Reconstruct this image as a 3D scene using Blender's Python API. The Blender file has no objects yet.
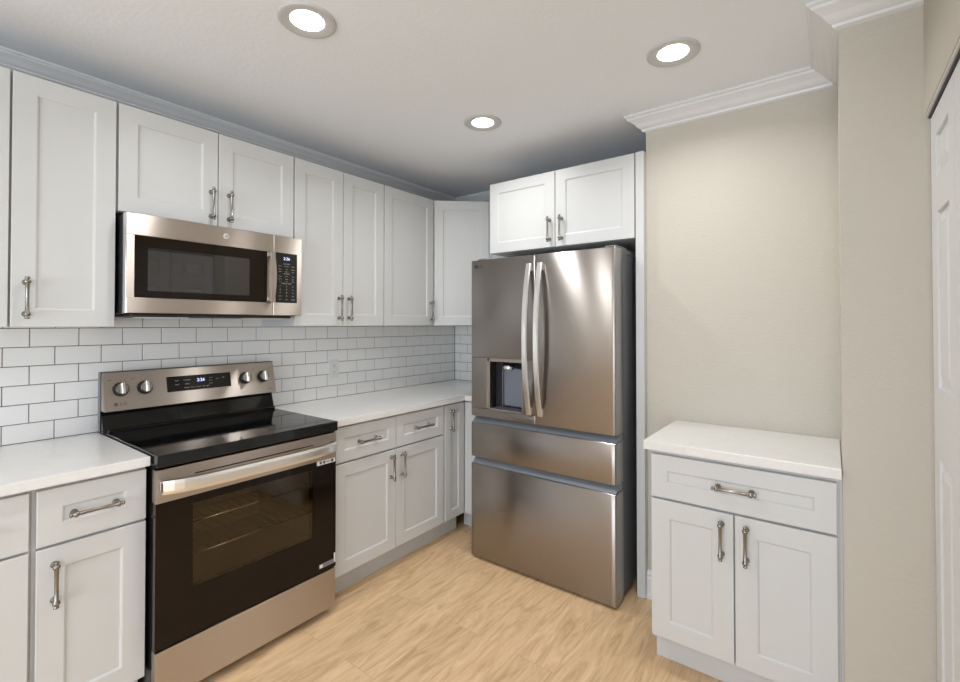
import bpy, bmesh, math, random
from mathutils import Vector, Matrix
random.seed(7)
C = bpy.context.scene.collection
S = bpy.context.scene
PI = math.pi

# ------------------------------------------------------------------ camera
F, YAW, PITCH, CAM_H, CY = 467.1, .6468, .0122, 1.388, 318.2
cam = bpy.data.cameras.new('camera'); cam_o = bpy.data.objects.new('camera', cam); C.objects.link(cam_o)
cam.sensor_fit = 'HORIZONTAL'; cam.sensor_width = 36; cam.lens = F/960*36
cam.shift_y = (CY-341)/960; cam.clip_start = .02
cam_o.location = (0, 0, CAM_H)
cam_o.rotation_euler = (PI/2+PITCH, 0, YAW)
S.camera = cam_o

# ------------------------------------------------------------------ world, light, exposure
W = bpy.data.worlds.new('daylight'); S.world = W; W.use_nodes = True
bg = W.node_tree.nodes['Background']; bg.inputs[0].default_value = (.78, .88, 1, 1); bg.inputs[1].default_value = 1.6
def area(name, loc, rot, sx, sy, power, col, spread=PI):
    l = bpy.data.lights.new(name, 'AREA'); l.shape = 'RECTANGLE'; l.size = sx; l.size_y = sy
    l.energy = power; l.color = col; l.spread = spread
    o = bpy.data.objects.new(name, l); o.location = loc; o.rotation_euler = rot; C.objects.link(o); return o
# daylight from the rear window, plus an added side fill for the left cabinets
area('window_daylight', (-.35, -3.22, 1.25), (PI/2+.35, 0, 0), 2.5, 1.9, 98, (.82, .90, 1))
area('added_side_fill', (2.52, -1.55, 1.3), (PI/2+.35, 0, PI/2), 2.0, 1.8, 32, (.87, .93, 1))
S.view_settings.view_transform = 'Standard'; S.view_settings.look = 'None'
S.view_settings.exposure = 0.0; S.view_settings.gamma = 1; S.view_settings.use_curve_mapping = False
LAMP_W = 4.9

# ------------------------------------------------------------------ materials
def mat(name, col, rough=.5, metal=0, **k):
    m = bpy.data.materials.new(name); m.use_nodes = True
    p = m.node_tree.nodes['Principled BSDF']
    p.inputs['Base Color'].default_value = (*col, 1); p.inputs['Roughness'].default_value = rough
    p.inputs['Metallic'].default_value = metal
    for a, v in k.items(): p.inputs[a.replace('_', ' ')].default_value = v
    return m
def nodes(m): return m.node_tree.nodes, m.node_tree.links, m.node_tree.nodes['Principled BSDF']
def add_bump(m, scale, strength, dist=.002, detail=2, col_var=0, stretch=None):
    n, l, p = nodes(m)
    tc = n.new('ShaderNodeTexCoord'); nz = n.new('ShaderNodeTexNoise'); nz.inputs['Scale'].default_value = scale
    nz.inputs['Detail'].default_value = detail
    src = tc.outputs['Object']
    if stretch:
        mp = n.new('ShaderNodeMapping'); mp.inputs['Scale'].default_value = stretch
        l.new(src, mp.inputs[0]); src = mp.outputs[0]
    l.new(src, nz.inputs['Vector'])
    if strength:
        b = n.new('ShaderNodeBump'); b.inputs['Strength'].default_value = strength; b.inputs['Distance'].default_value = dist
        l.new(nz.outputs[0], b.inputs['Height']); l.new(b.outputs[0], p.inputs['Normal'])
    if col_var:
        c = p.inputs['Base Color'].default_value[:3]
        r = n.new('ShaderNodeValToRGB')
        r.color_ramp.elements[0].position = .35; r.color_ramp.elements[1].position = .65
        r.color_ramp.elements[0].color = (*[x*(1-col_var) for x in c], 1)
        r.color_ramp.elements[1].color = (*[min(1, x*(1+col_var)) for x in c], 1)
        l.new(nz.outputs[0], r.inputs[0]); l.new(r.outputs[0], p.inputs['Base Color'])
    return m
def steel(name, col, rough, aniso=1.0):
    m = mat(name, col, rough, 1, Anisotropic=aniso)
    n, l, p = nodes(m)
    v = n.new('ShaderNodeCombineXYZ'); v.inputs[2].default_value = 1
    l.new(v.outputs[0], p.inputs['Tangent'])
    tc = n.new('ShaderNodeTexCoord'); mp = n.new('ShaderNodeMapping'); mp.inputs['Scale'].default_value = (6, 6, 500)
    nz = n.new('ShaderNodeTexNoise'); nz.inputs['Scale'].default_value = 1.0; nz.inputs['Detail'].default_value = 3
    l.new(tc.outputs['Object'], mp.inputs[0]); l.new(mp.outputs[0], nz.inputs['Vector'])
    r = n.new('ShaderNodeMapRange'); r.inputs[3].default_value = rough*.95; r.inputs[4].default_value = rough*1.06
    l.new(nz.outputs[0], r.inputs[0]); l.new(r.outputs[0], p.inputs['Roughness'])
    return m
M = {}
M['white'] = mat('cabinet_white_paint', (.625, .63, .62), .38)
M['frame'] = mat('cabinet_frame_paint', (.60, .60, .595), .5)
M['wall'] = add_bump(mat('greige_wall_paint', (.56, .522, .452), .75), 90, .35, .004, 3)
M['ceil'] = add_bump(mat('ceiling_paint', (.84, .87, .905), .9), 60, .3, .004, 3)
M['trim'] = mat('trim_white_paint', (.74, .745, .75), .35)
M['tile'] = mat('white_glazed_tile', (.86, .85, .83), .12)
M['grout'] = mat('grey_grout', (.16, .155, .15), .9)
M['steel'] = steel('stainless_steel', (.565, .505, .455), .30)
M['fsteel'] = steel('dark_stainless_steel', (.385, .357, .335), .29)
M['bright'] = steel('bright_steel_handle', (.92, .91, .89), .30, .4)
M['nickel'] = mat('brushed_nickel', (.30, .28, .25), .27, 1)
M['chrome'] = mat('chrome', (.8, .8, .82), .12, 1)
M['case'] = mat('fridge_case_grey', (.20, .205, .22), .45, .3)
M['black'] = mat('black_enamel', (.012, .012, .012), .25)
M['pocket'] = mat('pocket_blue_grey_metal', (.30, .33, .38), .45, .5)
M['blackglass'] = mat('black_ceramic_glass', (.006, .006, .006), .06)
M['ovenglass'] = mat('brown_black_door_glass', (.010, .006, .004), .09, Specular_IOR_Level=.25)
M['dark'] = mat('dark_plastic', (.03, .03, .032), .4)
M['grey'] = mat('grey_plastic', (.20, .20, .20), .4)
M['plate'] = mat('outlet_plastic', (.74, .74, .73), .35)
M['ink'] = mat('grey_ink', (.10, .09, .08), .5)
M['pale'] = mat('pale_print', (.42, .41, .38), .5)
M['sticker'] = mat('white_sticker', (.75, .75, .73), .5)
M['mesh'] = mat('microwave_screen_glass', (.016, .014, .012), .03, Specular_IOR_Level=1.0)
M['lamptrim'] = mat('lamp_ring_satin', (.56, .56, .55), .4)
M['ring'] = mat('faint_burner_print', (.022, .022, .022), .15)
M['pad'] = mat('dispenser_pad', (.20, .22, .27), .3, .3)
M['oven_in'] = mat('oven_cavity_enamel', (.36, .30, .22), .5)
def emis(name, col, s):
    m = mat(name, (.02, .02, .02), .3); _, _, p = nodes(m)
    p.inputs['Emission Color'].default_value = (*col, 1); p.inputs['Emission Strength'].default_value = s; return m
M['digits'] = emis('blue_white_digits', (.55, .62, 1), 2.2)
M['lens'] = emis('lit_lamp_lens', (1, .98, .94), 9)
# tinted oven / microwave window
def tinted(name, tint, mix, rough=.05):
    m = bpy.data.materials.new(name); m.use_nodes = True; n = m.node_tree.nodes; l = m.node_tree.links; n.clear()
    o = n.new('ShaderNodeOutputMaterial'); t = n.new('ShaderNodeBsdfTransparent'); t.inputs[0].default_value = (*tint, 1)
    g = n.new('ShaderNodeBsdfGlossy'); g.inputs['Roughness'].default_value = rough
    f = n.new('ShaderNodeFresnel'); f.inputs[0].default_value = mix
    x = n.new('ShaderNodeMixShader'); l.new(f.outputs[0], x.inputs[0]); l.new(t.outputs[0], x.inputs[1]); l.new(g.outputs[0], x.inputs[2])
    l.new(x.outputs[0], o.inputs[0]); return m
M['tint'] = tinted('tinted_oven_glass', (.80, .74, .62), 1.45)
M['pane'] = tinted('clear_window_glass', (.97, .98, .98), 1.4, .0)
# quartz
m = mat('white_quartz', (.80, .795, .77), .16); n, l, p = nodes(m)
tc = n.new('ShaderNodeTexCoord'); nz = n.new('ShaderNodeTexNoise'); nz.inputs['Scale'].default_value = 5; nz.inputs['Detail'].default_value = 9; nz.inputs['Distortion'].default_value = 2.2
l.new(tc.outputs['Object'], nz.inputs['Vector']); r = n.new('ShaderNodeValToRGB')
e = r.color_ramp.elements; e[0].position = .47; e[0].color = (.80, .79, .765, 1); e[1].position = .53; e[1].color = (.81, .80, .775, 1)
q = e.new(.50); q.color = (.775, .765, .74, 1)
l.new(nz.outputs[0], r.inputs[0]); l.new(r.outputs[0], p.inputs['Base Color']); M['quartz'] = m
# floor planks running along y
m = mat('light_oak_planks', (.6, .42, .27), .42); n, l, p = nodes(m)
tc = n.new('ShaderNodeTexCoord'); rot = n.new('ShaderNodeMapping'); rot.inputs['Rotation'].default_value = (0, 0, PI/2)
l.new(tc.outputs['Object'], rot.inputs[0])
br = n.new('ShaderNodeTexBrick'); br.offset = .37; br.inputs['Scale'].default_value = 1
br.inputs['Brick Width'].default_value = 1.22; br.inputs['Row Height'].default_value = .18
br.inputs['Mortar Size'].default_value = .0009; br.inputs['Mortar Smooth'].default_value = .3; br.inputs['Bias'].default_value = 0
br.inputs['Color1'].default_value = (0, 0, 0, 1); br.inputs['Color2'].default_value = (1, 1, 1, 1); br.inputs['Mortar'].default_value = (.5, .5, .5, 1)
l.new(rot.outputs[0], br.inputs['Vector'])
mul = n.new('ShaderNodeVectorMath'); mul.operation = 'MULTIPLY_ADD'; mul.inputs[1].default_value = (7, 7, 7)
l.new(br.outputs['Color'], mul.inputs[0]); l.new(tc.outputs['Object'], mul.inputs[2])
mp = n.new('ShaderNodeMapping'); mp.inputs['Scale'].default_value = (15, 2.4, 1); l.new(mul.outputs[0], mp.inputs[0])
g1 = n.new('ShaderNodeTexNoise'); g1.inputs['Scale'].default_value = 1.3; g1.inputs['Detail'].default_value = 8; g1.inputs['Distortion'].default_value = 1.9; g1.inputs['Roughness'].default_value = .62
l.new(mp.outputs[0], g1.inputs['Vector'])
mp2 = n.new('ShaderNodeMapping'); mp2.inputs['Scale'].default_value = (110, 4, 1); l.new(mul.outputs[0], mp2.inputs[0])
g2 = n.new('ShaderNodeTexNoise'); g2.inputs['Scale'].default_value = 1; g2.inputs['Detail'].default_value = 4; l.new(mp2.outputs[0], g2.inputs['Vector'])
ramp = n.new('ShaderNodeValToRGB'); e = ramp.color_ramp.elements
e[0].position = .30; e[0].color = (.55, .355, .185, 1); e[1].position = .72; e[1].color = (.84, .605, .365, 1)
q = e.new(.52); q.color = (.74, .505, .29, 1)
mixf = n.new('ShaderNodeMath'); mixf.operation = 'MULTIPLY_ADD'; mixf.inputs[1].default_value = .27
l.new(g2.outputs[0], mixf.inputs[0])
sub = n.new('ShaderNodeMath'); sub.operation = 'SUBTRACT'; sub.inputs[1].default_value = .135; l.new(g1.outputs[0], sub.inputs[0]); l.new(sub.outputs[0], mixf.inputs[2])
l.new(mixf.outputs[0], ramp.inputs[0])
hsv = n.new('ShaderNodeHueSaturation'); l.new(ramp.outputs[0], hsv.inputs['Color'])
mr = n.new('ShaderNodeMapRange'); mr.inputs[3].default_value = .93; mr.inputs[4].default_value = 1.06
l.new(br.outputs['Color'], mr.inputs[0]); l.new(mr.outputs[0], hsv.inputs['Value'])
mx = n.new('ShaderNodeMix'); mx.data_type = 'RGBA'; mx.inputs[7].default_value = (.46, .32, .185, 1)
l.new(br.outputs['Fac'], mx.inputs[0]); l.new(hsv.outputs[0], mx.inputs[6]); l.new(mx.outputs[2], p.inputs['Base Color'])
bp = n.new('ShaderNodeBump'); bp.inputs['Strength'].default_value = .12; bp.inputs['Distance'].default_value = .001; l.new(g2.outputs[0], bp.inputs['Height']); l.new(bp.outputs[0], p.inputs['Normal'])
M['floor'] = m

# ------------------------------------------------------------------ mesh helpers
def NB(): return bmesh.new()
def box(bm, x0, x1, y0, y1, z0, z1, bev=0, mi=0, seg=1):
    x0, x1 = min(x0, x1), max(x0, x1); y0, y1 = min(y0, y1), max(y0, y1); z0, z1 = min(z0, z1), max(z0, z1)
    vs = [bm.verts.new((x, y, z)) for x in (x0, x1) for y in (y0, y1) for z in (z0, z1)]
    fs = [bm.faces.new([vs[i] for i in q]) for q in ((0, 1, 3, 2), (4, 6, 7, 5), (0, 4, 5, 1), (2, 3, 7, 6), (0, 2, 6, 4), (1, 5, 7, 3))]
    for f in fs: f.material_index = mi
    if bev:
        es = list({e for f in fs for e in f.edges})
        r = bmesh.ops.bevel(bm, geom=es, offset=bev, segments=seg, affect='EDGES', profile=.7)
        for f in r['faces']: f.material_index = mi
    return vs
def hexa(bm, pts, mi=0):            # 8 points in box order (x,y,z binary)
    vs = [bm.verts.new(p) for p in pts]
    for q in ((0, 1, 3, 2), (4, 6, 7, 5), (0, 4, 5, 1), (2, 3, 7, 6), (0, 2, 6, 4), (1, 5, 7, 3)):
        bm.faces.new([vs[i] for i in q]).material_index = mi
def ringcyl(bm, prof, n=24, axis='z', mi=0, c=(0, 0, 0)):       # lathe: prof = [(radius, height)]
    rings = []
    for r, h in prof:
        ring = []
        for i in range(n):
            a = 2*PI*i/n; u, v = r*math.cos(a), r*math.sin(a)
            p = {'z': (u, v, h), 'y': (v, h, u), 'x': (h, u, v)}[axis]
            ring.append(bm.verts.new((p[0]+c[0], p[1]+c[1], p[2]+c[2])))
        rings.append(ring)
    for a, b in zip(rings, rings[1:]):
        for i in range(n):
            f = bm.faces.new((a[i], a[(i+1) % n], b[(i+1) % n], b[i])); f.smooth = True; f.material_index = mi
    for ring in (rings[0], rings[-1]):
        f = bm.faces.new(ring); f.material_index = mi
def prism(bm, poly, axis, a, b, mi=0):      # extrude a 2-D polygon along an axis
    def P(u, v, t): return {'x': (t, u, v), 'y': (u, t, v), 'z': (u, v, t)}[axis]
    A = [bm.verts.new(P(u, v, a)) for u, v in poly]; B = [bm.verts.new(P(u, v, b)) for u, v in poly]
    n = len(poly)
    for i in range(n): bm.faces.new((A[i], A[(i+1) % n], B[(i+1) % n], B[i])).material_index = mi
    bm.faces.new(A).material_index = mi; bm.faces.new(B).material_index = mi
def obj(name, bm, m, parent=None, kind=None, loc=None, smooth=False):
    bmesh.ops.recalc_face_normals(bm, faces=bm.faces)
    me = bpy.data.meshes.new(name); bm.to_mesh(me); bm.free()
    for k in (m if isinstance(m, (list, tuple)) else [m]): me.materials.append(M[k])
    o = bpy.data.objects.new(name, me); C.objects.link(o)
    if parent: o.parent = parent
    if kind: o['kind'] = kind
    if loc: o.location = loc
    if smooth:
        for f in me.polygons: f.use_smooth = True
    return o
def tag(o, label, cat, group=None):
    o['label'] = label; o['category'] = cat
    if group: o['group'] = group
    return o
def thing(name, label, cat, loc=(0, 0, 0), rz=0, group=None):
    o = bpy.data.objects.new(name, None); C.objects.link(o); o.location = loc; o.rotation_euler = (0, 0, rz)
    o.empty_display_size = .1
    return tag(o, label, cat, group)
def simple(name, m, parent, *b, bev=0, kind=None):
    bm = NB(); box(bm, *b, bev=bev); return obj(name, bm, m, parent, kind)
def text(name, s, size, m, parent, loc, rot, depth=.0004, align='CENTER'):
    cu = bpy.data.curves.new(name, 'FONT'); cu.body = s; cu.size = size; cu.extrude = depth; cu.align_x = align; cu.align_y = 'CENTER'
    cu.resolution_u = 3
    t = bpy.data.objects.new(name+'_curve', cu); C.objects.link(t)
    dg = bpy.context.evaluated_depsgraph_get()
    me = bpy.data.meshes.new_from_object(t.evaluated_get(dg)); bpy.data.objects.remove(t); bpy.data.curves.remove(cu)
    me.materials.clear(); me.materials.append(M[m])
    o = bpy.data.objects.new(name, me); C.objects.link(o); o.parent = parent; o.location = loc; o.rotation_euler = rot
    return o

# ------------------------------------------------------------------ room shell
LX, BY, CZ = -2.588, 3.066, 2.452         # left wall face, back wall face, ceiling
AX0, AX1, AY = -.763, .022, 2.432         # alcove beside the fridge
CHY, RX, DX = 1.965, .230, .243           # chase face, right wall face, closet door face
def struct(name, m, *b): return simple(name, m, None, *b, kind='structure')
struct('floor', 'floor', LX-.1, 2.7, -3.5, BY+.1, -.06, 0)
struct('ceiling', 'ceil', LX-.1, 2.7, -3.5, BY+.1, CZ, CZ+.08)
struct('wall_left', 'wall', LX-.1, LX, -3.4, BY+.1, 0, CZ)
struct('wall_back', 'wall', LX, AX0, BY, BY+.1, 0, CZ)
struct('wall_alcove', 'wall', AX0, AX1, AY, BY+.1, 0, CZ)
struct('wall_chase', 'wall', AX1, .75, CHY, BY+.1, 0, CZ)
bm = NB()                                  # closet wall with the wide bifold opening
CY0 = .55
box(bm, RX, RX+.10, CY0, CHY, 2.03, CZ); box(bm, RX, RX+.10, .30, CY0, 0, CZ)
box(bm, RX+.1, .75, .30, .40, 0, CZ); box(bm, .70, .75, .40, CHY, 0, CZ)
obj('wall_right', bm, 'wall', kind='structure')
struct('wall_divide', 'wall', .75, 2.6, .30, .40, 0, CZ)
bm = NB()                                  # rear wall with a wide window opening
box(bm, LX, -1.65, -3.40, -3.30, 0, CZ); box(bm, .95, 2.6, -3.40, -3.30, 0, CZ); box(bm, -1.65, .95, -3.40, -3.30, 2.22, CZ); box(bm, -1.65, .95, -3.40, -3.30, 0, .25)
obj('wall_rear', bm, 'wall', kind='structure')
bm = NB()
box(bm, 2.6, 2.7, -3.4, -2.6, 0, CZ); box(bm, 2.6, 2.7, -.5, .40, 0, CZ); box(bm, 2.6, 2.7, -2.6, -.5, 2.22, CZ); box(bm, 2.6, 2.7, -2.6, -.5, 0, .35)
obj('wall_side', bm, 'wall', kind='structure')
def window(name, ax, a0, a1, z0, z1, p):
    bm = NB(); w = .05
    def B(u0, u1, v0, v1):
        if ax == 'x': box(bm, u0, u1, p, p+.05, v0, v1, .003)
        else: box(bm, p, p+.05, u0, u1, v0, v1, .003)
    B(a0, a0+w, z0, z1); B(a1-w, a1, z0, z1); B(a0+w, a1-w, z0, z0+w); B(a0+w, a1-w, z1-w, z1)
    mid = (a0+a1)/2; B(mid-.03, mid+.03, z0+w, z1-w)
    o = obj(name, bm, 'trim', kind='structure')
    bm = NB()
    if ax == 'x': box(bm, a0+w, a1-w, p+.022, p+.026, z0+w, z1-w)
    else: box(bm, p+.022, p+.026, a0+w, a1-w, z0+w, z1-w)
    obj('glass', bm, 'pane', o)
window('window_1', 'x', -1.65, .95, .25, 2.22, -3.37)
window('window_2', 'y', -2.6, -.5, .35, 2.22, 2.63)  # unseen window added to go with the side fill light
# crown moulding: profile (distance from wall, distance below ceiling)
CR = [(0, 0), (.078, 0), (.078, .010), (.070, .013), (.066, .020), (.056, .026), (.042, .036), (.030, .049), (.022, .055), (.016, .058), (.014, .066), (.006, .070), (0, .072)]
def crown(name, path, sc=1.09, sd=1.10):                     # path: list of (x, y, (dx, dy)) where d scales the outward offset (mitre)
    bm = NB(); rings = []
    for x, y, d in path:
        rings.append([bm.verts.new((x+d[0]*a, y+d[1]*a, CZ-b)) for a, b in [(q*sc, w_*sd) for q, w_ in CR]])
    n = len(CR)
    for A, B in zip(rings, rings[1:]):
        for i in range(n): bm.faces.new((A[i], A[(i+1) % n], B[(i+1) % n], B[i]))
    bm.faces.new(rings[0]); bm.faces.new(rings[-1])
    return obj(name, bm, 'trim', kind='structure')
crown('trim_1', [(LX, -3.3, (1, 0)), (LX, BY, (1, -1)), (AX0, BY, (0, -1))], .72, .80)
crown('trim_2', [(AX0, AY, (-1, -1)), (AX1, AY, (-1, -1)), (AX1, CHY, (-1, -1)), (RX, CHY, (0, -1))])
# baseboard in the alcove, with its shoe moulding
BB = [(0, 0), (.024, 0), (.024, .016), (.016, .018), (.016, .098), (.011, .104), (.011, .112), (.013, .118), (.009, .126), (.003, .133), (0, .135)]
bm = NB(); prism(bm, [(AY-a, z) for a, z in BB], 'x', AX0, AX1)
obj('baseboard_alcove', bm, 'trim', kind='structure')

# subway tile, running bond, every tile its own bevelled slab in one wall surface
TY, PX, PZ, TZ = .3315, .1544, .0762, .9134
bm = NB(); g = .0016; tx = LX+.008
box(bm, LX, LX+.0055, -.62, BY, TZ-.03, 1.40, mi=1); box(bm, LX+.0055, -1.74, BY-.0055, BY, TZ-.03, 1.40, mi=1)
for r in range(7):
    z0, z1 = TZ+r*PZ, TZ+(r+1)*PZ
    z1 = min(z1, 1.46)
    off = (0 if r % 2 == 0 else .5)*PX
    y = TY+off-7*PX
    while y < BY-.012:
        y1 = min(y+PX, BY-.009)
        if y1-y > .012 and y1 > -.6:
            lim = 1.46 if (.55 < y < 1.40) else 1.385
            if z0 < lim-.01: box(bm, LX+.001, tx, y+g, y1-g, z0+g, min(z1, lim)-g, .0009)
        y += PX
    x = LX+.009+(.06 if r % 2 == 0 else .06+PX/2)-PX
    while x < -1.745:
        a, b = max(x, LX+.009), min(x+PX, -1.745)
        if b-a > .01 and z0 < 1.37: box(bm, a+g, b-g, BY-.008, BY-.001, z0+g, min(z1, 1.385)-g, .0009)
        x += PX
box(bm, LX, LX+.0055, .60, 1.37, 1.40, 1.46, mi=1)
obj('wall_tile_backsplash', bm, ['tile', 'grout'], kind='structure')

# ------------------------------------------------------------------ cabinet parts
def shaker(w, h, t=.02, rw=.062, dep=.0065):
    bm = NB()
    def ring(i, y): return [bm.verts.new(p) for p in ((i, y, i), (w-i, y, i), (w-i, y, h-i), (i, y, h-i))]
    rs = [ring(0, t), ring(0, .0016), ring(.0016, 0), ring(rw, 0), ring(rw+.0045, .0022), ring(rw+.007, dep)]
    for a, b in zip(rs, rs[1:]):
        for k in range(4): bm.faces.new((a[k], a[(k+1) % 4], b[(k+1) % 4], b[k]))
    bm.faces.new(rs[0]); bm.faces.new(rs[-1])
    return bm
def pull_bm():                              # vertical bar pull, length along z, faces -y, mounted on y=0
    bm = NB(); L = .0735
    ringcyl(bm, [(.0045, -L), (.0072, -L+.002), (.0072, -L+.006), (.0055, -L+.008), (.0055, -L+.011), (.0095, -L+.013), (.0102, -L+.018), (.0080, -L+.023), (.0062, -L+.026), (.0054, 0),
                 (.0062, L-.026), (.0080, L-.023), (.0102, L-.018), (.0095, L-.013), (.0055, L-.011), (.0055, L-.008), (.0072, L-.006), (.0072, L-.002), (.0045, L)], 14, 'z', 0, (0, -.030, 0))
    for s in (-1, 1):
        ringcyl(bm, [(.0105, 0), (.0105, -.002), (.0065, -.005), (.0060, -.024), (.0070, -.030)], 12, 'y', 0, (0, 0, s*(L-.018)))
    return bm
_p = obj('handle', pull_bm(), 'nickel'); PULL = _p.data; bpy.data.objects.remove(_p)
def pull(parent, x, z, horizontal=False):
    o = bpy.data.objects.new('handle', PULL); C.objects.link(o); o.parent = parent; o.location = (x, 0, z)
    if horizontal: o.rotation_euler = (0, PI/2, 0)
    o['label'] = 'brushed nickel bar pull'
    return o
def cabinet(name, label, cat, loc, rz, W_, H_, D_, fronts, toe=0, group=None, top=0, rw=.062):
    """loc = world point of the front-left-bottom corner (door face plane, z of body bottom); local -y is the front"""
    t = thing(name, label, cat, (loc[0], loc[1], 0), rz, group); z = loc[2]
    bm = NB(); box(bm, 0, W_, .0205, D_, z, z+H_, .001); obj('body', bm, 'frame', t)
    if toe:
        bm = NB(); box(bm, 0, W_, .080, .095, .001, z); obj('toe_kick', bm, 'frame', t)
    for f in fronts:
        kind, x0, x1, z0, z1 = f[:5]
        d = obj(kind, shaker(x1-x0, z1-z0, rw=f[6] if len(f) > 6 else rw), 'white', t, loc=(x0, 0, z0))
        h = f[5]
        if h: pull(d, h[0]-x0, h[1]-z0, h[2] if len(h) > 2 else False)
    return t
R90 = PI/2
XU, ZU0, ZU1 = -2.253, 1.376, 2.266
HU = 1.4785                                  # pull height on the wall cabinets
UG = 'white wall cabinets above the counters'
ud = XU-LX-.0005
# (name, label, y0, y1, fronts with y coordinates, z0)
def upper(label, y0, y1, fronts, z0=ZU0, cat='cabinet'):
    cabinet('wall_cabinet', label, cat, (XU, y0, z0), R90, y1-y0, ZU1-z0, ud,
            [('door', a-y0, b-y0, z0+.001, ZU1, ((h-y0), hz) if h is not None else None) for a, b, h, hz in fronts], group=UG)
upper('wall cabinet cut off by the left edge of the photo, only a strip showing', -.14, .303, [(-.138, .0805, .04, HU), (.0835, .301, .125, HU)])
upper('narrow single-door white wall cabinet left of the microwave, pull at its lower left', .3035, .6045, [(.3075, .600, .345, HU)])
upper('short two-door white wall cabinet directly above the microwave', .605, 1.3645, [(.609, .9825, .953, 1.932), (.9865, 1.361, 1.032, 1.932)], 1.836)
upper('tall two-door white wall cabinet directly right of the microwave', 1.365, 1.9815, [(1.368, 1.6715, 1.645, HU), (1.6755, 1.979, 1.712, HU)])
upper('single-door white wall cabinet between the two-door one and the corner, pull at lower right', 1.982, 2.4415, [(1.985, 2.4385, 2.405, HU)])
# diagonal corner cabinet
A = Vector((XU-.004, 2.4445)); Bp = Vector((-1.963, 2.710))
t = thing('corner_wall_cabinet', 'diagonal corner white wall cabinet beside the refrigerator, with no visible pull', 'cabinet', (A.x, A.y, 0), math.atan2(Bp.y-A.y, Bp.x-A.x))
wd = (Bp-A).length
obj('door', shaker(wd-.006, ZU1-ZU0-.001), 'white', t, loc=(.003, 0, ZU0+.001))
rot = Matrix.Rotation(-math.atan2(Bp.y-A.y, Bp.x-A.x), 2)
poly = [(XU-.020, 2.4445), (-1.963, 2.710+.0205), (-1.963, BY-.001), (LX+.001, BY-.001), (LX+.001, 2.4445)]
poly = [tuple(rot @ (Vector(q)-A)) for q in poly]
poly[0] = (max(poly[0][0], .0), .0205) if poly[0][1] < .0205 else poly[0]
bm = NB(); prism(bm, poly, 'z', ZU0, ZU1); obj('body', bm, 'frame', t)
tag(simple('filler_panel', 'white', None, -1.961, -1.736, 2.736, 2.756, ZU0, ZU1, bev=.001), 'narrow white filler strip between corner wall cabinet and the cabinet over refrigerator', 'panel')
# cabinet over the fridge
FY = 2.394
FX0, FX1 = -1.734, -.806
xs = (FX0+.004, -1.2705, -1.2665, FX1-.006)
cabinet('refrigerator_cabinet', 'two-door white cabinet mounted above the refrigerator', 'cabinet', (FX0, FY, 1.832), 0, FX1-FX0, ZU1+.004-1.832, BY-FY-.002,
        [('door', xs[0]-FX0, xs[1]-FX0, 1.832, 2.270, (-1.302-FX0, 1.932)), ('door', xs[2]-FX0, xs[3]-FX0, 1.832, 2.270, (-1.226-FX0, 1.932))])
tag(simple('end_panel', 'white', None, FX1+.0005, AX0-.0005, FY, BY-.001, .001, ZU1+.006, bev=.0012), 'tall narrow white end panel between refrigerator and beige wall', 'panel')

# base cabinets on the left run
XB = -1.975; bd = XB-LX-.002
def base(label, y0, y1, fronts):
    return cabinet('base_cabinet', label, 'cabinet', (XB, y0, .115), R90, y1-y0, .879-.115, bd,
            [(k, a-y0, b-y0, c, d, ((h[0]-y0), h[1], len(h) > 2) if h else None, rw) for k, a, b, c, d, h, rw in fronts], toe=.08, group='white base cabinets along the tiled wall')
ZD0, ZD1, ZR0, ZR1 = .127, .681, .690, .866
base('white base cabinet cut off by the left edge of the photo', -.33, .3235,
     [('drawer', -.32, -.006, ZR0, ZR1, (-.163, .776, 1), .055), ('drawer', .002, .3165, ZR0, ZR1, (.159, .776, 1), .078), ('door', -.32, -.006, ZD0, ZD1, (-.05, .58), .07), ('door', .002, .3165, ZD0, ZD1, (.045, .58), .078)])
base('single-door white base cabinet with one drawer, left of the range', .324, .6265,
     [('drawer', .3335, .6235, ZR0, ZR1, (.4785, .776, 1), .060), ('door', .3335, .6235, ZD0, ZD1, (.376, .570), .067)])
base('wide white base cabinet with two drawers over two doors, right of the range', 1.393, 2.2395,
     [('drawer', 1.421, 1.828, ZR0, ZR1, (1.6255, .776, 1), .055), ('drawer', 1.832, 2.2335, ZR0, ZR1, (2.037, .776, 1), .055),
      ('door', 1.421, 1.828, ZD0, ZD1, (1.789, .588), .062), ('door', 1.832, 2.2335, ZD0, ZD1, (1.871, .588), .062)])
base('narrow full-height-door white base cabinet in the corner next to the refrigerator', 2.24, 2.452,
     [('door', 2.2475, 2.4405, ZD0, ZR1, (2.298, .770), .055)])
# back run: blind corner and filler
t = thing('corner_filler_cabinet', 'white corner cabinet stub facing the room between narrow base cabinet and refrigerator', 'cabinet', (0, 0, 0))
bm = NB(); box(bm, XB-.0185, -1.752, 2.462, BY-.002, .115, .879); obj('body', bm, 'frame', t)
bm = NB(); box(bm, XB+.002, -1.756, 2.442, 2.4615, .127, .866, .0015); obj('filler', bm, 'white', t)
bm = NB(); box(bm, XB-.075, -1.752, 2.530, 2.545, .001, .115); obj('toe_kick', bm, 'frame', t)

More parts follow.
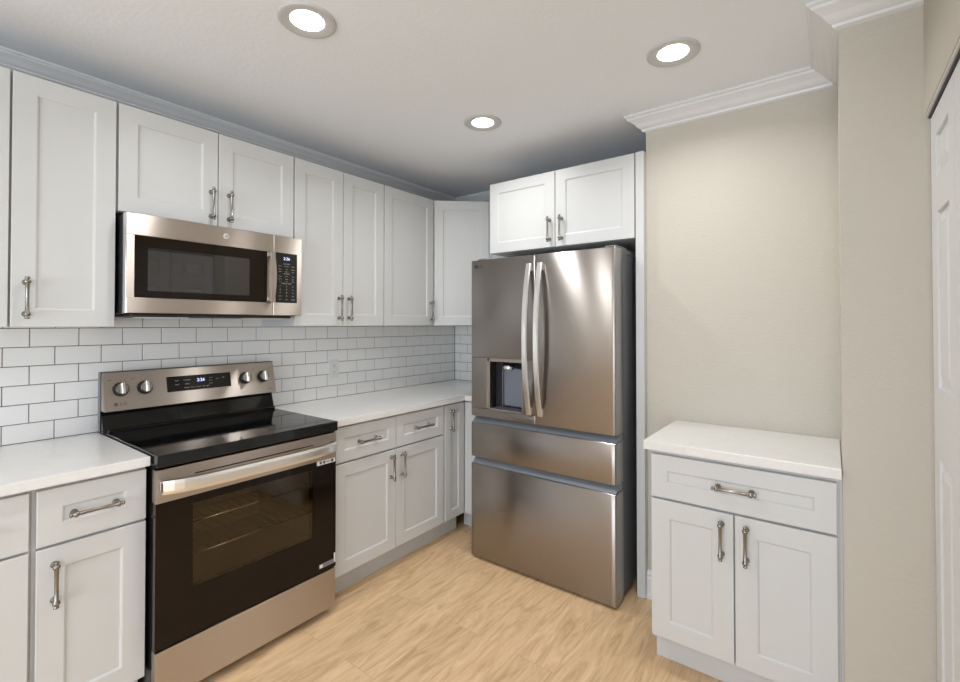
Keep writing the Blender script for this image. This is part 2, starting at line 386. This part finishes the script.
# countertops
CZ0, CZ1 = .880, .9135; CX = -1.9525
def slab(bm, *b): box(bm, *b, bev=.003, seg=2)
bm = NB(); slab(bm, LX+.009, CX, -.34, .6285, CZ0, CZ1)
tag(obj('countertop', bm, 'quartz'), 'white quartz countertop left of the range', 'countertop')
bm = NB()
prism(bm, [(LX+.009, 1.3905), (CX, 1.3905), (CX, 2.420), (-1.752, 2.420), (-1.752, BY-.009), (LX+.009, BY-.009)], 'z', CZ0, CZ1)
es = [e for e in bm.edges if all(v.co.z > CZ1-.001 for v in e.verts)]
bmesh.ops.bevel(bm, geom=es, offset=.003, segments=2, affect='EDGES')
tag(obj('countertop', bm, 'quartz'), 'white quartz countertop running from range into the corner by refrigerator', 'countertop')

# small cabinet in the alcove
SY = 1.948; SX0, SX1 = -.600, .014
cabinet('alcove_base_cabinet', 'freestanding-looking white base cabinet in the wall alcove, one wide drawer over two doors', 'cabinet', (SX0, SY, .115), 0, SX1-SX0, .745+.012, AY-SY-.026,
        [('drawer', .004, .607, ZR0, .861, (.306, .776, True), .060), ('door', .004, .3015, ZD0+.004, ZD1, (.262, .585), .069), ('door', .3065, .607, ZD0+.004, ZD1, (.343, .585), .069)], toe=.08)
ac = bpy.data.objects['alcove_base_cabinet']
bm = NB(); box(bm, .6145, .6145+.007, .022, .36, .002, .8755); obj('filler_strip', bm, 'frame', ac)
bm = NB(); slab(bm, -.622, AX1-.002, 1.932, AY-.001, CZ0-.002, CZ1)
tag(obj('countertop', bm, 'quartz'), 'small white quartz countertop on the alcove cabinet against beige wall', 'countertop')

# ------------------------------------------------------------------ range
t = thing('electric_range', 'stainless steel electric range with black glass cooktop and oven window', 'range', (-1.915, 1.010, 0), R90)
# local: x = world y-1.010, y = -(world x+1.915) (0 at front, + to the wall)
w2 = .376
for sx in (-1, 1):
    for yy in (.10, .60):
        bm = NB(); ringcyl(bm, [(.018, .001), (.018, .036)], 12, 'z', 0, (sx*.33, yy, 0)); obj('levelling_foot', bm, 'dark', t)
bm = NB(); box(bm, -w2, w2, -.012, .60, .876, .921, .005, seg=2)
ct = obj('cooktop', bm, 'blackglass', t)
bm = NB()
for cx, cy, r in ((-.19, .14, .115), (.19, .14, .095), (-.19, .42, .08), (.19, .42, .095), (0, .46, .05)):
    for rr in (r, r*.62) if r > .1 else (r,):
        n = 48
        a = [bm.verts.new((cx+rr*math.cos(2*PI*i/n), cy+rr*math.sin(2*PI*i/n), .9212)) for i in range(n)]
        b = [bm.verts.new((cx+(rr-.0012)*math.cos(2*PI*i/n), cy+(rr-.0012)*math.sin(2*PI*i/n), .9212)) for i in range(n)]
        for i in range(n): bm.faces.new((a[i], a[(i+1) % n], b[(i+1) % n], b[i]))
obj('burner_marks', bm, 'ring', ct)
# backguard
def bgy(z): return .547+(z-1.012)*(.041/.163)          # leaning front plane
bm = NB()
hexa(bm, [(-w2-.012, bgy(1.012), 1.012), (-w2-.012, bgy(1.176), 1.176), (-w2-.012, .622, 1.012), (-w2-.012, .622, 1.176),
          (w2+.003, bgy(1.012), 1.012), (w2+.003, bgy(1.176), 1.176), (w2+.003, .622, 1.012), (w2+.003, .622, 1.176)])
bmesh.ops.bevel(bm, geom=list(bm.edges), offset=.003, segments=2, affect='EDGES')
bgd = obj('backguard', bm, 'steel', t)
bm = NB(); box(bm, -w2-.0150, -w2-.0122, .596, .622, .922, 1.177, .001); obj('end_cap', bm, 'case', bgd); bm = NB(); box(bm, w2+.0035, w2+.0060, .596, .622, 1.0, 1.177, .001); obj('end_cap', bm, 'case', bgd); bm = NB(); box(bm, -w2-.012, w2+.003, .589, .622, 1.1762, 1.1790); obj('top_edge', bm, 'dark', bgd)
bm = NB(); hexa(bm, [(-w2-.011, .560, .9215), (-w2-.011, .590, 1.011), (-w2-.011, .622, .9215), (-w2-.011, .622, 1.011), (w2-.002, .560, .921), (w2-.002, .590, 1.011), (w2-.002, .622, .921), (w2-.002, .622, 1.011)])
box(bm, -w2+.002, w2-.002, .548, .560, .921, .936, .003)
obj('backguard_riser', bm, 'blackglass', t)
def on_bg(z, out=0):                                     # y for a point on the leaning panel
    return bgy(z)-out
tilt = math.atan(.041/.163)
bm = NB()
zc = 1.1035
box(bm, -.148, .142, -.0022, .002, -.036, .036, .0008)
dp = obj('display', bm, 'blackglass', t); dp.location = (0, on_bg(zc), zc); dp.rotation_euler = (-tilt, 0, 0)
text('clock_digits', '2:26', .021, 'digits', dp, (.0, -.0026, .010), (PI/2, 0, 0))
for i, (x, z, s) in enumerate([(-.105, .015, 'Bake'), (-.105, -.004, 'Broil'), (-.062, .015, 'Convect'), (-.062, -.004, 'Clean'), (.045, .016, '1 2 3'), (.045, .002, '4 5 6'), (.045, -.012, '7 8 9'), (.078, .010, 'Start'), (.105, .012, 'Off'), (-.04, -.022, 'Warm  Timer  Cook'), (.02, -.022, 'Set  Light')]):
    text('key_print', s, .0085, 'pale', dp, (x, -.0026, z), (PI/2, 0, 0), .0002)
for x, s in ((-.324, 'left'), (-.234, 'left'), (.216, 'right'), (.313, 'right')):
    bm = NB()
    ringcyl(bm, [(.030, 0), (.031, -.003), (.0305, -.006)], 28, 'y', 1)
    ringcyl(bm, [(.026, -.006), (.0255, -.018), (.024, -.024)], 28, 'y', 1); ringcyl(bm, [(.0235, -.0241), (.0225, -.026)], 28, 'y')
    k = obj('knob', bm, ['nickel', 'dark'], t); k.location = (x, on_bg(zc-.002), zc-.002); k.rotation_euler = (-tilt, 0, 0)
    bm = NB(); box(bm, -.0065, .0065, -.041, -.024, -.0245, .0245, .002); obj('grip', bm, 'bright', k)
    o = obj('pointer', (lambda b: (box(b, -.001, .001, -.0416, -.0408, .002, .024), b)[1])(NB()), 'ink', k)
    bm = NB()
    for a in range(-140, 141, 20):
        q = math.radians(a); box(bm, .0385*math.sin(q)-.0011, .0385*math.sin(q)+.0011, -.0004, .0002, .0385*math.cos(q)-.0011, .0385*math.cos(q)+.0011)
    obj('dial_marks', bm, 'ink', k)
for x in (-.362, -.278, .262, .352):
    text('dial_print', 'OFF', .009, 'ink', t, (x, on_bg(1.143, .0006), 1.143), (PI/2-tilt, 0, 0), .0002)
text('brand_lettering', 'LG', .021, 'ink', t, (-.318, on_bg(1.040, .0006), 1.040), (PI/2-tilt, 0, 0), .0003)
bm = NB(); ringcyl(bm, [(.0075, 0), (.0075, -.0006)], 20, 'y', 0); lg = obj('brand_emblem', bm, 'ink', t); lg.location = (-.345, on_bg(1.040), 1.040); lg.rotation_euler = (-tilt, 0, 0)
text('feature_print', 'ThinQ', .010, 'ink', t, (.345, on_bg(1.034, .0006), 1.034), (PI/2-tilt, 0, 0), .0002)
# oven door: frame glass with real window, cavity behind
bm = NB()
box(bm, -w2, w2, .001, .040, .747, .866, .003, seg=2)
od = obj('oven_door', bm, 'steel', t)
bm = NB(); g0, g1, h0, h1 = -.254, .254, .400, .716
box(bm, -w2, g0, .003, .040, .226, .7465); box(bm, g1, w2, .003, .040, .226, .7465); box(bm, g0, g1, .003, .040, .226, h0); box(bm, g0, g1, .003, .040, h1, .7465)
obj('door_glass', bm, 'ovenglass', od)
bm = NB(); box(bm, g0, g1, .004, .008, h0, h1); obj('oven_window', bm, 'tint', od)
bm = NB(); box(bm, -.25, .25, -.0006, .002, .8262, .8300); obj('vent_slot', bm, 'black', od)
bm = NB()                                                # curved bar handle
n = 24; pr = [(-.006, -.024), (.006, -.024), (.010, -.012), (.010, .012), (.005, .024), (-.005, .024), (-.010, .012), (-.010, -.012)]
rings = []
for i in range(n+1):
    u = -1+2*i/n; x = u*.362; out = .052-.036*abs(u)**5 ; z = .806
    rings.append([bm.verts.new((x, -out+a, z+b)) for a, b in pr])
for a, b in zip(rings, rings[1:]):
    for k in range(8):
        f = bm.faces.new((a[k], a[(k+1) % 8], b[(k+1) % 8], b[k])); f.smooth = False
bm.faces.new(rings[0]); bm.faces.new(rings[-1])
for s in (-1, 1): box(bm, s*.335, s*.362, -.022, .002, .788, .824, .002)
obj('handle', bm, 'bright', od)
bm = NB(); box(bm, -w2+.002, w2-.002, .003, .040, .038, .219, .004, seg=2)
obj('storage_drawer', bm, 'steel', t)
# range body around a lined oven cavity
bm = NB()
box(bm, -w2+.004, -.285, .041, .64, .035, .875, .001); box(bm, .285, w2-.004, .041, .64, .035, .875, .001)
box(bm, -.285, .285, .56, .64, .035, .875); box(bm, -.285, .285, .041, .56, .735, .875); box(bm, -.285, .285, .041, .56, .035, .365)
obj('body', bm, 'black', t)
bm = NB()
box(bm, -.284, -.280, .045, .555, .37, .73); box(bm, .280, .284, .045, .555, .37, .73); box(bm, -.28, .28, .550, .555, .37, .73)
box(bm, -.28, .28, .045, .55, .725, .73); box(bm, -.28, .28, .045, .55, .37, .375)
cav = obj('oven_cavity', bm, 'oven_in', t)
for z in (.500, .625):
    bm = NB()
    for yy in (.06, .53): ringcyl(bm, [(.0035, -.275), (.0035, .275)], 8, 'x', 0, (0, yy, z))
    for i in range(13): ringcyl(bm, [(.0018, .06), (.0018, .53)], 6, 'y', 0, (-.264+i*.044, 0, z+.003))
    obj('oven_rack', bm, 'chrome', cav)
# stickers
bm = NB(); box(bm, .272, .372, .0022, .0030, .7265, .7462); st = obj('door_sticker', bm, 'sticker', od)
bm = NB()
for x, w, h in ((.286, .012, .012), (.304, .013, .013), (.322, .020, .005), (.347, .014, .014)): box(bm, x, x+w, .0018, .0022, .7365-h/2, .7365+h/2)
obj('sticker_print', bm, 'ink', st)
bm = NB(); box(bm, .286, .366, .0022, .0030, .244, .264); st = obj('energy_sticker', bm, 'grey', od)
bm = NB(); box(bm, .289, .305, .0018, .0022, .247, .261); obj('sticker_print', bm, 'sticker', st); bm = NB(); box(bm, .366, .374, .0018, .0030, .246, .290)
obj('sticker_edge', bm, 'sticker', st)

# ------------------------------------------------------------------ microwave
MZ0, MZ1 = 1.428, 1.8215; mw0, mw1 = .6135, 1.3575
t = thing('microwave', 'stainless steel over-the-range microwave with black window and keypad', 'microwave', (-2.170, mw0, MZ0), R90)
w = mw1-mw0; h = MZ1-MZ0
bm = NB(); box(bm, .002, w-.002, .042, .405, 0, h-.001, .002); bd_ = obj('body', bm, 'dark', t)
bm = NB(); box(bm, .03, w-.03, .05, .39, -.012, 0, .002); gr = obj('underside_vent', bm, 'dark', t)
for x in (.06, .50):
    bm = NB(); box(bm, x, x+.18, .055, .13, -.016, -.012, .001); obj('cooktop_light_lens', bm, 'plate', gr)
sp = 1.206-mw0
bm = NB()                                               # door: steel frame around the glass
gx0, gx1, gz0, gz1 = .6385-mw0, 1.174-mw0, 1.492-MZ0, 1.7365-MZ0
bx = [0, gx0, gx1, sp-.001]
box(bm, 0, sp-.001, 0, .020, gz1, h, .002); box(bm, 0, sp-.001, 0, .020, .002, gz0, .002)
box(bm, 0, gx0, 0, .020, gz0, gz1); box(bm, gx1, sp-.001, 0, .020, gz0, gz1)
box(bm, .0, sp-.001, .020, .040, .002, h, .002)
dr = obj('door', bm, 'steel', t)
bm = NB(); box(bm, -.0015, 0, .004, .040, .002, h, .0005); box(bm, -.001, .001, .022, .030, .002, h, .0005); obj('door_edge', bm, 'chrome', dr)
bm = NB(); box(bm, gx0, gx1, .0008, .019, gz0, gz1, .0006); gl = obj('door_glass', bm, 'ovenglass', dr)
bm = NB()
a0, a1, b0, b1 = gx0+.045, gx1-.085, gz0+.028, gz1-.045
box(bm, a0, a1, .0002, .0008, b0, b1); obj('mesh_screen', bm, 'mesh' if 'mesh' in M else 'dark', gl)
bm = NB(); n = 16; rings = []
for i in range(n+1):
    u = -1+2*i/n; z = (1.6155-MZ0)+u*.122; out = .040-.020*u*u
    rings.append([bm.verts.new((sp-.016+a, -out+b, z)) for a, b in ((-.013, .004), (-.009, -.003), (.009, -.003), (.013, .004), (.009, .010), (-.009, .010))])
for a, b in zip(rings, rings[1:]):
    for k in range(6): bm.faces.new((a[k], a[(k+1) % 6], b[(k+1) % 6], b[k]))
bm.faces.new(rings[0]); bm.faces.new(rings[-1])
for zz in (1.500, 1.715): box(bm, sp-.026, sp-.006, -.022, .001, zz-MZ0, zz-MZ0+.016, .001)
obj('handle', bm, 'steel', dr)
bm = NB(); ringcyl(bm, [(.0125, 0), (.0125, -.0012), (.0108, -.0016)], 28, 'y', 0, (.984-mw0, 0, 1.781-MZ0)); em = obj('brand_emblem', bm, 'bright', dr)
text('emblem_letters', 'GE', .013, 'ink', em, (.984-mw0, -.0018, 1.781-MZ0), (PI/2, 0, 0), .0003)
bm = NB()
box(bm, sp+.001, w, 0, .040, .002, h, .002)
cp = obj('control_panel', bm, 'steel', t)
k0, k1 = 1.2165-mw0, 1.331-mw0
bm = NB(); box(bm, k0, k1, -.001, .001, 1.4925-MZ0, 1.739-MZ0, .0008); kp = obj('keypad', bm, 'blackglass', cp)
text('clock_digits', '2:26', .020, 'digits', kp, ((k0+k1)/2, -.0014, 1.711-MZ0), (PI/2, 0, 0))
km = (k0+k1)/2
text('key_print', 'COOKING', .0075, 'pale', kp, (km, -.0013, 1.685-MZ0), (PI/2, 0, 0), .0002)
text('key_print', 'OPTIONS', .0075, 'pale', kp, (km, -.0013, 1.636-MZ0), (PI/2, 0, 0), .0002)
text('key_print', 'EXPRESS COOK', .0075, 'pale', kp, (km, -.0013, 1.588-MZ0), (PI/2, 0, 0), .0002)
keys = [(1.674, ('Popcorn', 'Beverage', 'Reheat')), (1.659, ('Potato', 'Veg', 'Defrost')), (1.647, ('Cook', 'Sensor', 'Melt')), (1.623, ('Time', 'Power', 'Timer')), (1.610, ('Level', 'Clock', 'Light')), (1.598, ('Fan', 'Turn', 'Mute')),
        (1.574, ('1', '2', '3')), (1.558, ('4', '5', '6')), (1.542, ('7', '8', '9')), (1.526, ('Cancel', '0', 'Start')), (1.509, ('Vent', 'Lock', 'Add 30'))]
for z, tx_ in keys:
    for q, s_ in enumerate(tx_): text('key_print', s_, .0105 if len(s_) == 1 else .0062, 'pale', kp, (km+(q-1)*.034, -.0013, z-MZ0), (PI/2, 0, 0), .0002)

# ------------------------------------------------------------------ refrigerator
fx0, fx1, fy = -1.734, -.8425, 2.205
t = thing('refrigerator', 'stainless French-door refrigerator with ice dispenser and two lower drawers', 'refrigerator', (fx0, fy, 0), 0)
w = fx1-fx0
bm = NB(); box(bm, .006, w-.006, .108, .83, .03, 1.745, .004); obj('case', bm, 'case', t)
for x in (.06, w-.06):
    for y in (.14, .76):
        bm = NB(); ringcyl(bm, [(.02, .001), (.02, .031)], 12, 'z', 0, (x, y, 0)); obj('levelling_foot', bm, 'dark', t)
bm = NB(); box(bm, .006, w-.006, .112, .60, 1.7452, 1.772, .004); obj('top_trim', bm, 'grey', t)
bm = NB(); box(bm, w-.075, w-.012, .05, .20, 1.7725, 1.782, .004); obj('hinge_cover', bm, 'grey', t)
bm = NB(); box(bm, .012, .075, .05, .20, 1.7725, 1.782, .004); obj('hinge_cover', bm, 'grey', t)
def bow(u): return -.010*(1-u*u)           # u in -1..1 across the full width: gently bowed door faces
def bowed(bm, x0, x1, z0, z1, t0=.100, nx=40, chamfer=.006, eL=.004, eR=.004):
    fr = []; 
    cl, cr_ = min(chamfer, eL*1.5), min(chamfer, eR*1.5)
    xs_ = [x0]+[x0+cl+(x1-x0-cl-cr_)*i/nx for i in range(nx+1)]+[x1]
    for i, x in enumerate(xs_):
        y = .004+bow(2*x/w-1)*.4
        e = eL if i == 0 else eR if i == len(xs_)-1 else 0
        c = .003
        fr.append([bm.verts.new((x, t0, z0)), bm.verts.new((x, y+e+c, z0)), bm.verts.new((x, y+e, z0+c)), bm.verts.new((x, y+e, z1-c)), bm.verts.new((x, y+e+c, z1)), bm.verts.new((x, t0, z1))])
    for q, (a, b) in enumerate(zip(fr, fr[1:])):
        for k in range(6):
            f = bm.faces.new((a[k], a[(k+1) % 6], b[(k+1) % 6], b[k])); f.smooth = (k == 2 and 0 < q < len(fr)-2)
    bm.faces.new(fr[0]); bm.faces.new(fr[-1])
split = -1.2885-fx0
# left door with a real dispenser recess: four bowed pieces around the opening
dx0, dx1, dz0, dz1 = -1.618-fx0, -1.368-fx0, .888, 1.190
bm = NB()
bowed(bm, 0, split-.0012, dz1, 1.766, eR=.001); bowed(bm, 0, split-.0012, .842, dz0, eR=.001)
bowed(bm, 0, dx0, dz0+.0002, dz1-.0002, eR=.001); bowed(bm, dx1, split-.0012, dz0+.0002, dz1-.0002, eL=.001, eR=.001)
ld = obj('left_door', bm, 'fsteel', t)
bm = NB(); bowed(bm, split+.0012, w, .842, 1.766, eL=.001); rd = obj('right_door', bm, 'fsteel', t)
bm = NB()
for a, b, c, d in ((dx0, dx0+.022, dz0, dz1), (dx1-.010, dx1, dz0, dz1), (dx0, dx1, dz1-.020, dz1), (dx0, dx1, dz0, dz0+.012)): box(bm, a, b, .002, .03, c, d, .002)
dsp = obj('dispenser_frame', bm, 'steel', ld)
bm = NB(); box(bm, dx0+.01, dx1-.005, .095, .099, dz0, dz1); box(bm, dx0, dx0+.003, .03, .095, dz0, dz1); box(bm, dx1-.003, dx1, .03, .095, dz0, dz1); box(bm, dx0, dx1, .02, .095, dz0, dz0+.004); box(bm, dx0, dx1, .03, .095, dz1-.004, dz1)
obj('dispenser_recess', bm, 'dark', ld)
bm = NB(); box(bm, dx0+.075, dx1-.012, .070, .090, dz0+.022, dz1-.060, .004); box(bm, dx0+.071, dx0+.075, .060, .090, dz0+.016, dz1-.045)
pd = obj('dispenser_paddle', bm, 'pad', ld)
bm = NB(); ringcyl(bm, [(.034, dz1-.066), (.040, dz1-.060), (.040, dz1-.044), (.034, dz1-.041), (.034, dz1-.012)], 28, 'z', 0, (dx0+.128, .050, 0)); obj('ice_chute', bm, 'chrome', ld)
bm = NB(); box(bm, dx0+.023, dx1-.011, .035, .094, dz0+.004, dz0+.011, .001); obj('drip_tray', bm, 'pad', ld)
text('brand_lettering', 'LG', .026, 'ink', ld, (.067, .0012, 1.728), (PI/2, 0, 0), .0003)
bm = NB(); ringcyl(bm, [(.0105, .006), (.0105, .0008)], 22, 'y', 0, (.038, 0, 1.728)); obj('brand_emblem', bm, 'dark', ld)
def fhandle(xc, par, flip):
    bm = NB(); n = 28; rings = []
    z0, z1 = .893, 1.718
    for i in range(n+1):
        u = -1+2*i/n; z = (z0+z1)/2+u*(z1-z0)/2; out = .018+.050*(1-abs(u)**2.2)
        hw = .0155
        rings.append([bm.verts.new((xc+a, -out+b, z)) for a, b in ((-hw, .002), (-hw*.7, -.003), (hw*.7, -.003), (hw, .002), (hw*.8, .012), (-hw*.8, .012))])
    for a, b in zip(rings, rings[1:]):
        for k in range(6):
            f = bm.faces.new((a[k], a[(k+1) % 6], b[(k+1) % 6], b[k])); f.smooth = False
    bm.faces.new(rings[0]); bm.faces.new(rings[-1])
    for z in (z0+.006, z1-.040): box(bm, xc-.011, xc+.011, -.022, .004, z, z+.034, .002)
    obj('handle', bm, 'bright', par)
fhandle(-1.322-fx0, ld, 1); fhandle(-1.252-fx0, rd, -1)
for nm, z0, z1, p0, p1 in (('upper_drawer', .601, .804, .804, .836), ('lower_drawer', .014, .558, .558, .596)):
    bm = NB(); bowed(bm, 0, w, z0, z1); d = obj(nm, bm, 'fsteel', t)
    bm = NB()                                # recessed grip pocket above the drawer face
    hexa(bm, [(.004, .012, p0), (.004, .048, p1), (.004, .099, p0), (.004, .099, p1), (w-.004, .012, p0), (w-.004, .048, p1), (w-.004, .099, p0), (w-.004, .099, p1)])
    obj('grip_pocket', bm, 'pocket', d)
# ------------------------------------------------------------------ wall outlet
t = thing('wall_outlet', 'white duplex wall outlet plate on the tiled backsplash', 'outlet', (LX+.0085, 1.844, 1.097), R90)
bm = NB(); box(bm, -.036, .036, -.004, .0, -.059, .059, .002); obj('cover_plate', bm, 'plate', t)
for z in (.02, -.02):
    bm = NB(); box(bm, -.017, .017, -.006, -.004, z-.014, z+.014, .002); s = obj('socket', bm, 'plate', t)
    bm = NB(); box(bm, -.008, -.006, -.0064, -.0059, z-.003, z+.006); box(bm, .006, .008, -.0064, -.0059, z-.003, z+.006); box(bm, -.002, .002, -.0064, -.0059, z-.010, z-.006); obj('slots', bm, 'ink', s)

# ------------------------------------------------------------------ bifold closet doors on the right
def panel_door(name, y0, y1, x, first):
    # faces -x; local frame rotated so that local -y = world -x
    wd = y1-y0; H = 2.000; t_ = .034
    bm = NB(); box(bm, 0, wd, .008, t_, .012, H+.012, .001)
    st, mid = .085, .0
    lay = [(.012+.17, .012+.985), (.012+1.19, .012+1.70), (.012+1.80, .012+1.925)]
    # stiles / rails
    box(bm, 0, st, 0, .008, .012, H+.012); box(bm, wd-st, wd, 0, .008, .012, H+.012)
    zz = [.012]+[v for a in lay for v in a]+[H+.012]
    for i in range(0, len(zz), 2): box(bm, st, wd-st, 0, .008, zz[i], zz[i+1])
    for a, b in lay:                         # raised field
        i0, i1 = .012, .040
        r0 = [bm.verts.new(p) for p in ((st+i0, .0079, a+i0), (wd-st-i0, .0079, a+i0), (wd-st-i0, .0079, b-i0), (st+i0, .0079, b-i0))]
        r1 = [bm.verts.new(p) for p in ((st+i1, .001, a+i1), (wd-st-i1, .001, a+i1), (wd-st-i1, .001, b-i1), (st+i1, .001, b-i1))]
        for k in range(4): bm.faces.new((r0[k], r0[(k+1) % 4], r1[(k+1) % 4], r1[k]))
        bm.faces.new(r1)
    o = obj(name, bm, 'trim', kind='structure'); o.location = (x, y1, 0); o.rotation_euler = (0, 0, -R90)
    return o
ys = [CHY-.003, 1.612, 1.260, .908, .556]
for i in range(4):
    d = panel_door('door_%d' % (i+1), ys[i+1]+.0015, ys[i]-.0015, DX, i == 0)
    if i in (1, 2):
        bm = NB(); ringcyl(bm, [(.008, 0), (.008, -.015), (.016, -.024), (.014, -.032), (.004, -.034)], 18, 'y', 0, (.30 if i == 1 else .05, 0, .95)); obj('knob', bm, 'nickel', d)
bm = NB(); box(bm, DX-.005, DX+.030, CY0+.001, CHY-.001, 2.0165, 2.0295); box(bm, DX-.011, DX-.0052, CY0+.001, CHY-.001, 2.0225, 2.0295, mi=1); obj('trim_3', bm, ['dark', 'trim'], kind='structure')

# ------------------------------------------------------------------ recessed ceiling lights
LAMPS = [(-1.462, .932, 'recessed ceiling light nearest the camera, above the range side'), (-.492, 1.907, 'recessed ceiling light on the right, near the alcove crown moulding'), (-1.468, 1.968, 'small-looking recessed ceiling light furthest away, centred before the refrigerator'),
         (-.45, -.9, None), (-1.6, -1.2, None), (.9, -1.0, None)]  # last three: unseen lamps behind the camera, added to lift the shadows
first = None
for x, y, lab in LAMPS:
    if first is None:
        t = thing('ceiling_light', lab, 'ceiling light', (x, y, CZ), 0, 'round recessed ceiling lights'); first = t
        bm = NB(); R0, R1 = .098, .058; n = 48
        prof = [(R0, -.0005), (R0, -.004), (R0-.004, -.007), (R0-.012, -.008), (R1+.004, -.0035), (R1, -.002)]
        rings = [[bm.verts.new((r*math.cos(2*PI*i/n), r*math.sin(2*PI*i/n), z)) for i in range(n)] for r, z in prof]
        for a, b in zip(rings, rings[1:]):
            for i in range(n): bm.faces.new((a[i], a[(i+1) % n], b[(i+1) % n], b[i])).smooth = True
        obj('trim_ring', bm, 'lamptrim' if 'lamptrim' in M else 'trim', t)
        bm = NB(); ringcyl(bm, [(R1+.001, -.0008), (R1+.001, -.0020)], 48, 'z'); obj('lens', bm, 'lens', t)
    else:
        t = first.copy(); C.objects.link(t); t.location = (x, y, CZ)
        for ch in first.children:
            if ch.type == 'MESH':
                c = ch.copy(); C.objects.link(c); c.parent = t
        t['label'] = lab or 'added unseen fill light behind the camera, built as a recessed ceiling light'
    l = bpy.data.lights.new('lamp', 'AREA'); l.shape = 'DISK'; l.size = .11; l.energy = LAMP_W; l.color = (1, 1, 1); l.spread = 2.6
    o = bpy.data.objects.new('lamp', l); C.objects.link(o); o.parent = t; o.location = (0, 0, -.010)
